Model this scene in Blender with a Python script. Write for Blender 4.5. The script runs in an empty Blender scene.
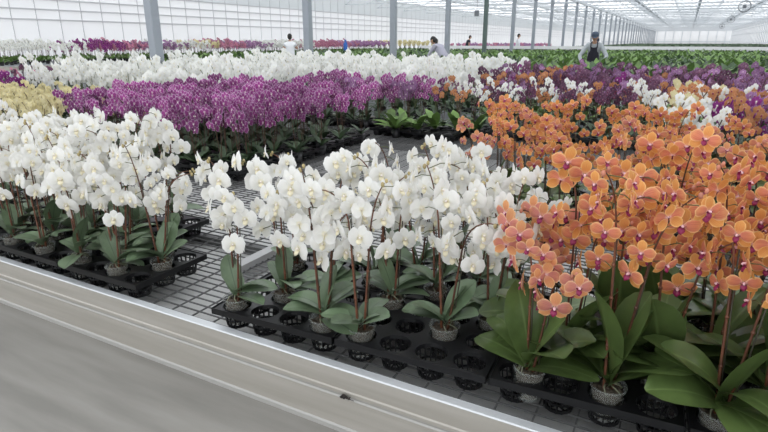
import bpy, math, random
from mathutils import Vector, Matrix, Euler
rnd = random.Random(7)
PI = math.pi
sc = bpy.context.scene
C = sc.collection

# ---------------------------------------------------------------- camera, sky, exposure
cd = bpy.data.cameras.new('camera'); cam = bpy.data.objects.new('camera', cd); C.objects.link(cam)
cd.sensor_width = 36; cd.lens = 36*545/768; cd.clip_end = 600; cd.clip_start = .05
cam.location = (0, 0, 1.32)
cam.rotation_euler = (PI/2-math.atan(175/545), 0, math.radians(28.1))
sc.camera = cam
w = bpy.data.worlds.new('overcast_sky'); sc.world = w; w.use_nodes = True
bg = w.node_tree.nodes['Background']
bg.inputs[0].default_value = (.94, .97, 1.0, 1); bg.inputs[1].default_value = 1.75
vs = sc.view_settings
vs.view_transform = 'Standard'; vs.look = 'None'; vs.gamma = 1; vs.exposure = 0.08
vs.use_curve_mapping = False

# ---------------------------------------------------------------- materials
M = {}
def mk(name, col, rough=.6, var=0, scale=8, col2=None, trans=0, metal=0, transp=0, spec=.5, bump=0, rand=0, stretch=None, tcol=None):
    """noise-varied principled; trans = share of translucent, transp = share of see-through"""
    m = bpy.data.materials.new(name); m.use_nodes = True
    nt = m.node_tree; N = nt.nodes; L = nt.links
    b = N['Principled BSDF']; out = N['Material Output']
    b.inputs['Roughness'].default_value = rough; b.inputs['Metallic'].default_value = metal
    b.inputs['Specular IOR Level'].default_value = spec
    c = (*col, 1)
    csock = None
    if col2 is not None or bump:
        tc = N.new('ShaderNodeTexCoord'); mp = N.new('ShaderNodeMapping'); L.new(tc.outputs['Object'], mp.inputs[0])
        if stretch: mp.inputs['Scale'].default_value = stretch
        nz = N.new('ShaderNodeTexNoise'); nz.inputs['Scale'].default_value = scale; nz.inputs['Detail'].default_value = 6
        L.new(mp.outputs[0], nz.inputs['Vector'])
    if col2 is not None:
        cr = N.new('ShaderNodeValToRGB'); cr.color_ramp.elements[0].color = c; cr.color_ramp.elements[1].color = (*col2, 1)
        cr.color_ramp.elements[0].position = .35; cr.color_ramp.elements[1].position = .68
        L.new(nz.outputs['Fac'], cr.inputs[0]); csock = cr.outputs[0]
    if bump:
        bp = N.new('ShaderNodeBump'); bp.inputs['Strength'].default_value = bump; bp.inputs['Distance'].default_value = .01
        L.new(nz.outputs['Fac'], bp.inputs['Height']); L.new(bp.outputs[0], b.inputs['Normal'])
    if rand:
        oi = N.new('ShaderNodeObjectInfo'); hs = N.new('ShaderNodeHueSaturation')
        mr = N.new('ShaderNodeMapRange'); mr.inputs[3].default_value = 1-rand; mr.inputs[4].default_value = 1+rand
        L.new(oi.outputs['Random'], mr.inputs[0]); L.new(mr.outputs[0], hs.inputs['Value'])
        if csock: L.new(csock, hs.inputs['Color'])
        else: hs.inputs['Color'].default_value = c
        csock = hs.outputs[0]
    if csock: L.new(csock, b.inputs['Base Color'])
    else: b.inputs['Base Color'].default_value = c
    last = b.outputs[0]
    if trans:
        t = N.new('ShaderNodeBsdfTranslucent')
        if tcol: t.inputs[0].default_value = (*tcol, 1)
        elif csock: L.new(csock, t.inputs[0])
        else: t.inputs[0].default_value = c
        mx = N.new('ShaderNodeMixShader'); mx.inputs[0].default_value = trans
        L.new(last, mx.inputs[1]); L.new(t.outputs[0], mx.inputs[2]); last = mx.outputs[0]
    if transp:
        t = N.new('ShaderNodeBsdfTransparent')
        mx = N.new('ShaderNodeMixShader'); mx.inputs[0].default_value = transp
        L.new(last, mx.inputs[1]); L.new(t.outputs[0], mx.inputs[2]); last = mx.outputs[0]
    L.new(last, out.inputs[0])
    M[name] = m
    return m

def mk_petal(name, stops, edge, edge_pos=.8, vein=None, trans=.3, rand=.06):
    """petal colours: ramp along the petal (uv u), a margin of another colour (uv v = 0 centre, 1 rim), fine veins"""
    m = bpy.data.materials.new(name); m.use_nodes = True
    nt = m.node_tree; N = nt.nodes; L = nt.links; b = N['Principled BSDF']
    b.inputs['Roughness'].default_value = .55; b.inputs['Specular IOR Level'].default_value = .25
    uv = N.new('ShaderNodeUVMap'); sp = N.new('ShaderNodeSeparateXYZ'); L.new(uv.outputs[0], sp.inputs[0])
    cr = N.new('ShaderNodeValToRGB'); r = cr.color_ramp
    while len(r.elements) < len(stops): r.elements.new(.5)
    for e, (p, c) in zip(r.elements, stops): e.position = p; e.color = (*c, 1)
    L.new(sp.outputs[0], cr.inputs[0]); col = cr.outputs[0]
    if vein:
        mth = N.new('ShaderNodeMath'); mth.operation = 'MULTIPLY'; mth.inputs[1].default_value = 26
        L.new(sp.outputs[2] if False else sp.outputs[1], mth.inputs[0])
        sn = N.new('ShaderNodeMath'); sn.operation = 'SINE'; L.new(mth.outputs[0], sn.inputs[0])
        mr = N.new('ShaderNodeMapRange'); mr.inputs[1].default_value = .1; mr.inputs[2].default_value = 1; mr.inputs[4].default_value = .45
        L.new(sn.outputs[0], mr.inputs[0])
        mx = N.new('ShaderNodeMixRGB'); mx.inputs[2].default_value = (*vein, 1)
        L.new(mr.outputs[0], mx.inputs[0]); L.new(col, mx.inputs[1]); col = mx.outputs[0]
    mr = N.new('ShaderNodeMapRange'); mr.inputs[1].default_value = edge_pos; mr.inputs[2].default_value = 1
    L.new(sp.outputs[1], mr.inputs[0])
    mx = N.new('ShaderNodeMixRGB'); mx.inputs[2].default_value = (*edge, 1)
    L.new(mr.outputs[0], mx.inputs[0]); L.new(col, mx.inputs[1]); col = mx.outputs[0]
    oi = N.new('ShaderNodeObjectInfo'); hs = N.new('ShaderNodeHueSaturation')
    m2 = N.new('ShaderNodeMapRange'); m2.inputs[3].default_value = 1-rand; m2.inputs[4].default_value = 1+rand
    L.new(oi.outputs['Random'], m2.inputs[0]); L.new(m2.outputs[0], hs.inputs['Value']); L.new(col, hs.inputs['Color'])
    L.new(hs.outputs[0], b.inputs['Base Color'])
    t = N.new('ShaderNodeBsdfTranslucent'); L.new(hs.outputs[0], t.inputs[0])
    ms = N.new('ShaderNodeMixShader'); ms.inputs[0].default_value = trans
    L.new(b.outputs[0], ms.inputs[1]); L.new(t.outputs[0], ms.inputs[2]); L.new(ms.outputs[0], N['Material Output'].inputs[0])
    M[name] = m

def mk_leaf(name, col, rib, rough=.38, rand=.15):
    m = bpy.data.materials.new(name); m.use_nodes = True
    nt = m.node_tree; N = nt.nodes; L = nt.links; b = N['Principled BSDF']
    b.inputs['Roughness'].default_value = rough; b.inputs['Specular IOR Level'].default_value = .5
    uv = N.new('ShaderNodeUVMap'); sp = N.new('ShaderNodeSeparateXYZ'); L.new(uv.outputs[0], sp.inputs[0])
    mr = N.new('ShaderNodeMapRange'); mr.inputs[1].default_value = .0; mr.inputs[2].default_value = .09; mr.inputs[3].default_value = .75; mr.inputs[4].default_value = 0
    L.new(sp.outputs[1], mr.inputs[0])
    tc = N.new('ShaderNodeTexCoord'); nz = N.new('ShaderNodeTexNoise'); nz.inputs['Scale'].default_value = 14; nz.inputs['Detail'].default_value = 3
    L.new(tc.outputs['Object'], nz.inputs['Vector'])
    cr = N.new('ShaderNodeValToRGB'); cr.color_ramp.elements[0].color = (*[x*.75 for x in col], 1); cr.color_ramp.elements[1].color = (*[min(1, x*1.3) for x in col], 1)
    cr.color_ramp.elements[0].position = .3; cr.color_ramp.elements[1].position = .7
    L.new(nz.outputs['Fac'], cr.inputs[0])
    mx = N.new('ShaderNodeMixRGB'); mx.inputs[2].default_value = (*rib, 1)
    L.new(mr.outputs[0], mx.inputs[0]); L.new(cr.outputs[0], mx.inputs[1])
    oi = N.new('ShaderNodeObjectInfo'); hs = N.new('ShaderNodeHueSaturation')
    m2 = N.new('ShaderNodeMapRange'); m2.inputs[3].default_value = 1-rand; m2.inputs[4].default_value = 1+rand*1.6
    L.new(oi.outputs['Random'], m2.inputs[0]); L.new(m2.outputs[0], hs.inputs['Value']); L.new(mx.outputs[0], hs.inputs['Color'])
    L.new(hs.outputs[0], b.inputs['Base Color'])
    t = N.new('ShaderNodeBsdfTranslucent'); L.new(hs.outputs[0], t.inputs[0])
    ms = N.new('ShaderNodeMixShader'); ms.inputs[0].default_value = .12
    L.new(b.outputs[0], ms.inputs[1]); L.new(t.outputs[0], ms.inputs[2]); L.new(ms.outputs[0], N['Material Output'].inputs[0])
    M[name] = m

mk('concrete', (.20, .19, .173), .8, col2=(.275, .262, .24), scale=3.5, bump=.12, stretch=(.35, 2.5, 1))
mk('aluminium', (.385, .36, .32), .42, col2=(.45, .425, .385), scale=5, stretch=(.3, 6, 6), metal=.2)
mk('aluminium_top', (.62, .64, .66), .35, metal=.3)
mk('groove', (.40, .39, .37), .6, metal=.3)
mk('wire', (.13, .13, .13), .5, metal=.3)
mk('drip_plate', (.50, .50, .49), .7)
mk('divider', (.36, .36, .36), .45, metal=.2)
mk('steel_post', (.33, .36, .40), .5, metal=.3)
mk('green_post', (.10, .14, .13), .5)
mk('steel_dark', (.2, .21, .23), .5)
mk('white_paint', (.85, .86, .86), .5)
mk('truss_paint', (.62, .65, .68), .5)
mk('wall_panel', (.78, .78, .78), .6, trans=.42, transp=.12, tcol=(.95, .95, .96))
mk('wall_panel_upper', (.70, .72, .73), .6, trans=.4, transp=.12)
mk('roof_glass', (.85, .9, .92), .3, trans=.5, transp=.72, tcol=(.95, .97, 1))
mk('wall_rail', (.55, .55, .57), .5)
mk('black_plastic', (.008, .008, .009), .36, rand=.2, spec=.35)
mk('clear_plastic', (.40, .43, .41), .15, transp=.78, spec=.5)
mk('bark', (.06, .045, .03), .9, col2=(.125, .10, .075), scale=22, bump=.2)
mk('root', (.20, .20, .14), .6, col2=(.14, .16, .09), scale=12)
mk('stem_red', (.085, .032, .018), .5, col2=(.17, .062, .030), scale=25, rand=.25)
mk('stem_brown', (.055, .035, .022), .55, col2=(.11, .06, .035), scale=25, rand=.25)
mk('stem_green', (.10, .12, .04), .5)
mk('stake', (.05, .045, .03), .6)
mk('bud', (.42, .34, .16), .5, rand=.2); mk('bud_pink', (.52, .2, .13), .5, rand=.2)
mk('lip_white', (.86, .79, .58), .5, trans=.2); mk('lip_magenta', (.28, .015, .085), .45, trans=.15)
mk('column_white', (.85, .78, .72), .5); mk('column_pink', (.80, .48, .52), .5)
mk_leaf('leaf_grey', (.115, .165, .095), (.045, .075, .04), .34)
mk_leaf('leaf_green', (.078, .120, .036), (.16, .23, .08), .28)
mk_leaf('leaf_far', (.115, .20, .05), (.14, .22, .07), .45, rand=.3)
mk_leaf('leaf_dark', (.045, .08, .036), (.04, .07, .03), .45, rand=.3)
W1, W2 = (.86, .85, .82), (.90, .89, .87)
mk_petal('petal_white', [(0, (.80, .74, .52)), (.22, (.86, .85, .80)), (1, W2)], (.9, .9, .89), .8, trans=.35, rand=.04)
O = (.70, .25, .062)
mk_petal('petal_orange', [(0, (.84, .55, .52)), (.2, (.66, .23, .15)), (.65, (.68, .24, .125)), (1, (.77, .37, .15))], (.88, .57, .28), .70, vein=(.48, .11, .075), rand=.12)
mk_petal('sepal_orange', [(0, (.74, .36, .24)), (.3, (.70, .29, .085)), (1, (.77, .38, .11))], (.85, .54, .22), .72, vein=(.58, .19, .07), rand=.12)
mk_petal('petal_coral', [(0, (.86, .60, .58)), (.2, (.62, .24, .21)), (.65, (.62, .24, .17)), (1, (.74, .36, .19))], (.85, .56, .34), .72, vein=(.48, .14, .13), rand=.12)
mk_petal('sepal_coral', [(0, (.76, .40, .32)), (.3, (.70, .30, .14)), (1, (.77, .39, .16))], (.85, .56, .30), .72, vein=(.58, .2, .11), rand=.12)
def mk_far(name, c, c2, rand=.2):
    mk_petal(name, [(0, c2), (.3, c), (1, c)], tuple(x*.6+y*.4 for x, y in zip(c, c2)), .7, trans=.3, rand=rand)
mk_petal('far_purple', [(0, (.86, .72, .82)), (.22, (.36, .07, .27)), (.8, (.34, .085, .29)), (1, (.50, .25, .46))], (.74, .54, .70), .62, vein=(.24, .03, .18), trans=.3, rand=.35)
mk_far('far_white', (.92, .92, .90), (.88, .86, .76), .04)
mk_far('far_yellow', (.76, .68, .40), (.82, .78, .6), .1)
mk_far('far_mauve', (.175, .075, .14), (.42, .29, .36), .4)
mk_far('far_orange', (.58, .26, .12), (.72, .45, .28), .15)
mk_far('far_lilac', (.38, .19, .38), (.70, .56, .68), .25)
mk_far('far_pink', (.60, .24, .36), (.75, .5, .55), .2)
mk_far('far_magenta', (.30, .045, .26), (.5, .2, .44), .2)
mk('skin', (.50, .30, .21), .55); mk('hair', (.012, .010, .010), .5)
mk('cloth_white', (.82, .83, .86), .8); mk('cloth_lavender', (.42, .41, .49), .8); mk('cloth_grey', (.40, .43, .45), .8)
mk('cloth_dark', (.03, .03, .045), .8); mk('cap_blue', (.05, .07, .11), .7); mk('trousers', (.05, .06, .09), .8)
mk('blue_plastic', (.02, .13, .48), .4); mk('debris', (.012, .009, .008), .9, col2=(.04, .03, .025), scale=60)
mk('eye', (.01, .01, .01), .3); mk('mouth', (.35, .12, .1), .5)

# ---------------------------------------------------------------- mesh building
class MB:
    def __init__(s): s.v = []; s.f = []; s.m = []; s.uv = []; s.mats = []
    def mi(s, mat):
        if mat not in s.mats: s.mats.append(mat)
        return s.mats.index(mat)
    def vert(s, p, uv=(0, .5)): s.v.append(tuple(p)); s.uv.append(uv); return len(s.v)-1
    def face(s, idx, mat): s.f.append(tuple(idx)); s.m.append(s.mi(mat))
    def box(s, x0, x1, y0, y1, z0, z1, mat):
        b = len(s.v)
        for z in (z0, z1):
            for x, y in ((x0, y0), (x1, y0), (x1, y1), (x0, y1)): s.vert((x, y, z))
        for f in ((0, 3, 2, 1), (4, 5, 6, 7), (0, 1, 5, 4), (1, 2, 6, 5), (2, 3, 7, 6), (3, 0, 4, 7)): s.face([b+i for i in f], mat)
    def bar(s, a, b_, w_, h_, mat):
        a = Vector(a); b_ = Vector(b_); d = (b_-a).normalized()
        up = Vector((0, 0, 1)) if abs(d.z) < .95 else Vector((1, 0, 0))
        x = d.cross(up).normalized()*w_/2; y = x.cross(d).normalized()*h_/2
        k = len(s.v)
        for p in (a, b_):
            for q in (-x-y, x-y, x+y, -x+y): s.vert(p+q)
        for f in ((0, 1, 2, 3), (7, 6, 5, 4), (0, 4, 5, 1), (1, 5, 6, 2), (2, 6, 7, 3), (3, 7, 4, 0)): s.face([k+i for i in f], mat)
    def tube(s, pts, rad, n, mat, cap=True):
        pts = [Vector(p) for p in pts]; rings = []
        if not hasattr(rad, '__len__'): rad = [rad]*len(pts)
        ref = Vector((.3, .9, .1)).normalized()
        for i, p in enumerate(pts):
            d = (pts[min(i+1, len(pts)-1)]-pts[max(i-1, 0)]).normalized()
            x = d.cross(ref)
            if x.length < .05: x = d.cross(Vector((1, 0, 0)))
            x.normalize(); y = d.cross(x)
            rings.append([s.vert(p+(x*math.cos(2*PI*k/n)+y*math.sin(2*PI*k/n))*rad[i]) for k in range(n)])
        for r0, r1 in zip(rings, rings[1:]):
            for k in range(n): s.face((r0[k], r0[(k+1) % n], r1[(k+1) % n], r1[k]), mat)
        if cap: s.face(rings[0][::-1], mat); s.face(rings[-1], mat)
    def lathe(s, prof, n, mat, c=(0, 0, 0)):
        rings = [[s.vert((c[0]+r*math.cos(2*PI*k/n), c[1]+r*math.sin(2*PI*k/n), c[2]+z)) for k in range(n)] for r, z in prof]
        for r0, r1 in zip(rings, rings[1:]):
            for k in range(n): s.face((r0[k], r0[(k+1) % n], r1[(k+1) % n], r1[k]), mat)
    def grid(s, fn, nu, nv, mat):
        idx = [[s.vert(*fn(i/nu, j/nv)) for j in range(nv+1)] for i in range(nu+1)]
        for i in range(nu):
            for j in range(nv): s.face((idx[i][j], idx[i+1][j], idx[i+1][j+1], idx[i][j+1]), mat)
    def ball(s, c, r, mat, nu=6, nv=4):
        if not hasattr(r, '__len__'): r = (r, r, r)
        s.lathe_xyz([(max(.02, math.sin(PI*j/nv)), -math.cos(PI*j/nv)) for j in range(nv+1)], nu, mat, c, r)
    def lathe_xyz(s, prof, n, mat, c, r):
        rings = [[s.vert((c[0]+q*math.cos(2*PI*k/n)*r[0], c[1]+q*math.sin(2*PI*k/n)*r[1], c[2]+z*r[2])) for k in range(n)] for q, z in prof]
        for r0, r1 in zip(rings, rings[1:]):
            for k in range(n): s.face((r0[k], r0[(k+1) % n], r1[(k+1) % n], r1[k]), mat)
    def add(s, o, mx):
        b = len(s.v)
        mp = [s.mi(m) for m in o.mats]
        s.v += [tuple(mx @ Vector(p)) for p in o.v]; s.uv += o.uv
        s.f += [tuple(b+i for i in f) for f in o.f]; s.m += [mp[i] for i in o.m]
    def mesh(s, name, smooth=True):
        me = bpy.data.meshes.new(name); me.from_pydata(s.v, [], s.f)
        for m in s.mats: me.materials.append(M[m])
        me.polygons.foreach_set('material_index', s.m)
        if smooth: me.polygons.foreach_set('use_smooth', [True]*len(s.f))
        ul = me.uv_layers.new(name='UVMap')
        li = [0]*len(me.loops); me.loops.foreach_get('vertex_index', li)
        fl = []
        for i in li: fl += s.uv[i]
        ul.data.foreach_set('uv', fl)
        me.update(); return me

def ob(name, me, parent=None, loc=None, rot=None, scale=None):
    o = bpy.data.objects.new(name, me); C.objects.link(o)
    if parent: o.parent = parent
    if loc is not None: o.location = loc
    if rot is not None: o.rotation_euler = rot
    if scale is not None: o.scale = (scale,)*3 if not hasattr(scale, '__len__') else scale
    return o
def tag(o, label, cat, group=None, kind=None):
    if label: o['label'] = label
    if cat: o['category'] = cat
    if group: o['group'] = group
    if kind: o['kind'] = kind
    return o
def struct(name, me, label=None, **k):
    o = ob(name, me, **k); o['kind'] = 'structure'
    if label: o['label'] = label
    return o
def copy_tree(o, parent=None):
    c = o.copy(); C.objects.link(c); c.parent = parent
    for ch in KIDS.get(o.name, ()): copy_tree(ch, c)
    return c
KIDS = {}
def kid(name, me, parent, **k):
    o = ob(name, me, parent, **k); KIDS.setdefault(parent.name, []).append(o); return o

# ---------------------------------------------------------------- floor
ZM, ZT = .235, .32          # wire mesh level, tray top level
b = MB(); b.box(-22.3, 9.4, -6, 174, -.2, 0, 'concrete'); struct('floor', b.mesh('floor', False), 'pale grey concrete floor with brushed streaks')

# ---------------------------------------------------------------- greenhouse shell
WX, RX, YE, ZG = -22., 9.2, 172., 4.4
PY = [7.16+4.7*i for i in range(36)]                      # post positions along the house
def wall_left():
    root = bpy.data.objects.new('wall_left', None); C.objects.link(root); root.location = (WX, 0, 0); root['kind'] = 'structure'
    root['label'] = 'white panelled side wall with horizontal rails and thin studs'
    zs = [.0, 2.1, 2.47, 2.83, 3.2, 4.4]
    pm = []
    for z0, z1 in zip(zs, zs[1:]):
        q = MB(); q.box(-.02, .0, .015, .905, z0+.02, z1-.02, 'wall_panel' if z1 < 4 else 'wall_panel_upper'); pm.append(q.mesh('panel', False))
    for c_ in range(44):
        for me in pm: ob('panel', me, root, loc=(0, 4+.92*c_, 0))
    q = MB(); yf = 4+.92*44
    for z0, z1 in zip(zs, zs[1:]): q.box(-.02, 0, yf, YE, z0+.02, z1-.02, 'wall_panel' if z1 < 4 else 'wall_panel_upper')
    q.box(-.02, 0, -6, 4, 0, 4.4, 'wall_panel')
    o = ob('far_panels', q.mesh('far_panels', False), root); o['kind'] = 'stuff'
    for z in zs[1:]:
        q = MB(); q.box(-.01, .05, -6, YE, z-.022, z+.022, 'wall_rail'); ob('rail', q.mesh('rail', False), root)
    q = MB(); q.box(-.005, .015, -.011, .011, 0, ZG, 'wall_rail'); me = q.mesh('stud', False)
    for c_ in range(45): ob('stud', me, root, loc=(0, 4+.92*c_, 0))
    q = MB()
    for c_ in range(45, 182): q.box(-.005, .012, 4+.92*c_-.008, 4+.92*c_+.008, 0, ZG, 'wall_rail')
    o = ob('far_studs', q.mesh('far_studs', False), root); o['kind'] = 'stuff'
wall_left()
q = MB(); q.box(RX, RX+.02, -6, YE, 0, ZG, 'wall_panel'); struct('wall_right', q.mesh('wall_right', False), 'white panelled side wall far beyond the green rows')
q = MB()
for i in range(75): q.box(RX-.07, RX, -5+2.35*i-.05, -5+2.35*i+.05, 0, ZG, 'truss_paint')
for z in (1.1, 2.6, 3.5): q.box(RX-.05, RX, -6, YE, z-.05, z+.05, 'truss_paint')
struct('trim_1', q.mesh('trim', False), 'grey studs and rails along the right side wall')
q = MB(); q.box(WX, RX, YE, YE+.03, 0, ZG+.6, 'wall_panel'); struct('wall_back', q.mesh('wall_back', False), 'pale end wall at the far end of the greenhouse')
q = MB()
for i in range(16): q.box(WX+2*i-.09, WX+2*i+.09, YE-.12, YE, 0, ZG+.5, 'truss_paint')
q.box(WX, RX, YE-.1, YE, 1.0, 1.25, 'truss_paint'); q.box(WX, RX, YE-.1, YE, 3.9, 4.2, 'truss_paint')
struct('trim_2', q.mesh('trim', False), 'grey frame of the far end wall')
# ridge-and-furrow glass roof
SPAN = 4.4
for i in range(7):
    x0 = -21.7+SPAN*i; x1 = x0+SPAN; xm = (x0+x1)/2; zr = ZG+.95
    root = bpy.data.objects.new('roof_span', None); C.objects.link(root); root['kind'] = 'structure'; root['label'] = 'glazed roof span with thin glazing bars'
    q = MB()
    for a, c_ in (((x0, ZG), (xm, zr)), ((xm, zr), (x1, ZG))):
        v = [q.vert((a[0], -6, a[1])), q.vert((c_[0], -6, c_[1])), q.vert((c_[0], YE, c_[1])), q.vert((a[0], YE, a[1]))]; q.face(v, 'roof_glass')
    ob('glass', q.mesh('glass', False), root)
    q = MB()
    for k in range(0, 76):
        y = -6+2.35*k
        q.bar((x0, y, ZG), (xm, y, zr), .035, .05, 'truss_paint'); q.bar((xm, y, zr), (x1, y, ZG), .035, .05, 'truss_paint')
    o = ob('glazing_bars', q.mesh('bars', False), root); o['kind'] = 'stuff'
    q = MB(); q.box(xm-.04, xm+.04, -6, YE, zr-.08, zr, 'truss_paint'); ob('ridge', q.mesh('ridge', False), root)
    q = MB(); q.box(x1-.10, x1+.10, -6, YE, ZG-.1, ZG+.04, 'truss_paint'); ob('gutter', q.mesh('gutter', False), root)
q = MB()
n = 16; xs = [WX+(RX-WX)*i/(2*n) for i in range(2*n+1)]
q.bar((WX, 0, ZG-.12), (RX, 0, ZG-.12), .07, .07, 'truss_paint'); q.bar((WX, 0, ZG-.62), (RX, 0, ZG-.62), .06, .06, 'truss_paint')
for i in range(2*n): q.bar((xs[i], 0, ZG-.12 if i % 2 else ZG-.62), (xs[i+1], 0, ZG-.62 if i % 2 else ZG-.12), .03, .03, 'truss_paint')
tm = q.mesh('truss', False)
for y in [PY[0]-4.7]+PY[:35]: struct('roof_truss', tm, 'slim lattice truss across the greenhouse roof', loc=(0, y, 0))
# posts
def post_mesh(mat):
    q = MB(); q.box(-.085, .085, -.085, .085, .012, ZG-.1, mat); sh = q.mesh('shaft', False)
    q = MB(); q.box(-.16, .16, -.16, .16, 0, .02, mat); pl = q.mesh('plate', False)
    q = MB(); q.box(-.11, .11, -.11, .11, ZG-.75, ZG-.5, mat); br = q.mesh('bracket', False)
    return sh, pl, br
pg, pd = post_mesh('steel_post'), post_mesh('green_post')
for i, y in enumerate(PY):
    t = bpy.data.objects.new('roof_post', None); C.objects.link(t); t.location = (-8.5, y, 0)
    dark = i == 4
    for nm, me in zip(('shaft', 'base_plate', 'truss_bracket'), pd if dark else pg): ob(nm, me, t)
    lab = 'dark green steel post in the row of grey posts' if dark else ('thick grey steel post standing among the white orchids' if i == 0 else 'grey steel post in the long row along the green plants')
    tag(t, lab, 'post', None if dark or i == 0 else 'steel posts in a row')
# hanging box by the dark post and diagonal braces
q = MB(); q.box(-.09, .09, -.07, .07, .12, .38, 'steel_dark'); bx = q.mesh('body', False)
q = MB(); q.bar((0, 0, .38), (0, 0, 1.46), .02, .02, 'steel_dark'); hg = q.mesh('hanger', False)
t = bpy.data.objects.new('climate_sensor_box', None); C.objects.link(t); t.location = (-8.95, 25.96, 2.3)
tag(t, 'small grey sensor box hanging beside the dark post', 'sensor box'); ob('body', bx, t); ob('hanger', hg, t)
# circulation fans
def fan(x, y, z, label):
    t = bpy.data.objects.new('circulation_fan', None); C.objects.link(t); t.location = (x, y, z)
    q = MB(); q.lathe([(.30, -.12), (.33, -.13), (.33, .13), (.30, .12), (.30, -.12)], 24, 'steel_dark'); o = ob('housing', q.mesh('housing'), t, rot=(PI/2, 0, 0))
    q = MB(); q.lathe([(.001, -.08), (.1, -.07), (.1, .1), (.001, .12)], 12, 'steel_dark'); ob('hub', q.mesh('hub'), t, rot=(PI/2, 0, 0))
    q = MB(); q.box(.08, .28, -.06, .06, -.008, .008, 'wall_rail'); bm = q.mesh('blade', False)
    for k in range(5): ob('blade', bm, t, rot=Euler((0, k*2*PI/5, 0)))
    q = MB()
    for k in range(-3, 4): q.bar((-.3*math.cos(k*.3), -.13, k*.09), (.3*math.cos(k*.3), -.13, k*.09), .012, .012, 'steel_dark')
    ob('guard', q.mesh('guard', False), t)
    q = MB(); q.bar((0, 0, .32), (0, 0, 3.77-z), .04, .04, 'steel_dark'); ob('hanger', q.mesh('hanger', False), t)
    tag(t, label, 'fan', 'circulation fans under the roof')
for x, y, z in ((2.55, 40.06, 3.25), (3.15, 63.56, 3.25), (3.65, 91.76, 3.25)): fan(x, y, z, 'round circulation fan hanging under the roof trusses')

# ---------------------------------------------------------------- near bench with aluminium edge
YF = 1.352
bench = bpy.data.objects.new('growing_bench', None); C.objects.link(bench)
tag(bench, 'long low wire mesh growing bench with pale aluminium edge rail', 'bench')
BX0, BX1, BY1 = -9.4, 3.6, 6.9
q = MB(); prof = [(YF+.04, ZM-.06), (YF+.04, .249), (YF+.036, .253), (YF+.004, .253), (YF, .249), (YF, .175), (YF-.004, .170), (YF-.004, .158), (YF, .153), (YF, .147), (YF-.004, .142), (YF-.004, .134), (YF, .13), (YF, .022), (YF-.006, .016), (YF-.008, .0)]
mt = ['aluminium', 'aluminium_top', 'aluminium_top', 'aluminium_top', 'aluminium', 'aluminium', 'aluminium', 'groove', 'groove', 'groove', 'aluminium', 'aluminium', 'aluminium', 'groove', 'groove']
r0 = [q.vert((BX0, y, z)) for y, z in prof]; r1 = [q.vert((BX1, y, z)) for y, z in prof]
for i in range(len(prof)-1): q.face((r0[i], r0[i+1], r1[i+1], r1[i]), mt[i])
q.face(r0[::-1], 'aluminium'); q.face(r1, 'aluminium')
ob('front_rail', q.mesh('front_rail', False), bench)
DX = -1.82
q = MB(); q.box(DX-.03, DX+.03, 1.86, BY1, ZM-.06, .262, 'divider'); ob('divider_rail', q.mesh('divider', False), bench)
for x in (BX0, BX1-.04):
    q = MB(); q.box(x, x+.04, YF+.045, BY1, ZM-.06, .282, 'aluminium'); ob('side_rail', q.mesh('side', False), bench)
q = MB(); q.box(BX0, BX1, BY1, BY1+.04, ZM-.06, .282, 'aluminium'); ob('back_rail', q.mesh('back', False), bench)
q = MB(); y = YF+.06
while y < BY1: q.bar((BX0+.04, y, ZM-.003), (BX1-.04, y, ZM-.003), .005, .006, 'wire'); y += .046
x = BX0+.06
while x < BX1-.05: q.bar((x, YF+.045, ZM-.009), (x, BY1, ZM-.009), .005, .006, 'wire'); x += .118
o = ob('wire_mesh', q.mesh('wire_mesh', False), bench); o['kind'] = 'stuff'
q = MB(); q.box(BX0+.04, BX1-.04, YF+.04, BY1, ZM-.078, ZM-.07, 'drip_plate'); ob('drip_plate', q.mesh('drip_plate', False), bench)
for y in (2.2, 3.8, 5.4):
    q = MB(); q.box(BX0+.04, BX1-.04, y-.025, y+.025, ZM-.07, ZM-.014, 'wire'); ob('cross_beam', q.mesh('beam', False), bench)
q = MB(); q.box(-.04, .04, -.04, .04, 0, ZM-.07, 'steel_post'); lm = q.mesh('leg', False)
for x in (-9, -6, -3, 0, 3):
    for y in (2.2, 3.8, 5.4): ob('leg', lm, bench, loc=(x, y, 0))
q = MB()
for i in range(9): q.ball((rnd.uniform(-.014, .014), rnd.uniform(-.006, .004), .004+rnd.uniform(0, .008)), (rnd.uniform(.004, .009), .005, rnd.uniform(.003, .006)), 'debris', 6, 4)
for i in range(5): q.tube([(rnd.uniform(-.01, .01), 0, .004), (rnd.uniform(-.03, .03), rnd.uniform(-.004, .004), rnd.uniform(.0, .015))], .0012, 4, 'debris')
tag(ob('dirt_clump', q.mesh('dirt'), loc=(-.862, YF-.012, .150), rot=(.1, 0, .0), scale=1.15), 'small dark clump of dirt stuck on the aluminium edge rail', 'dirt')

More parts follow.
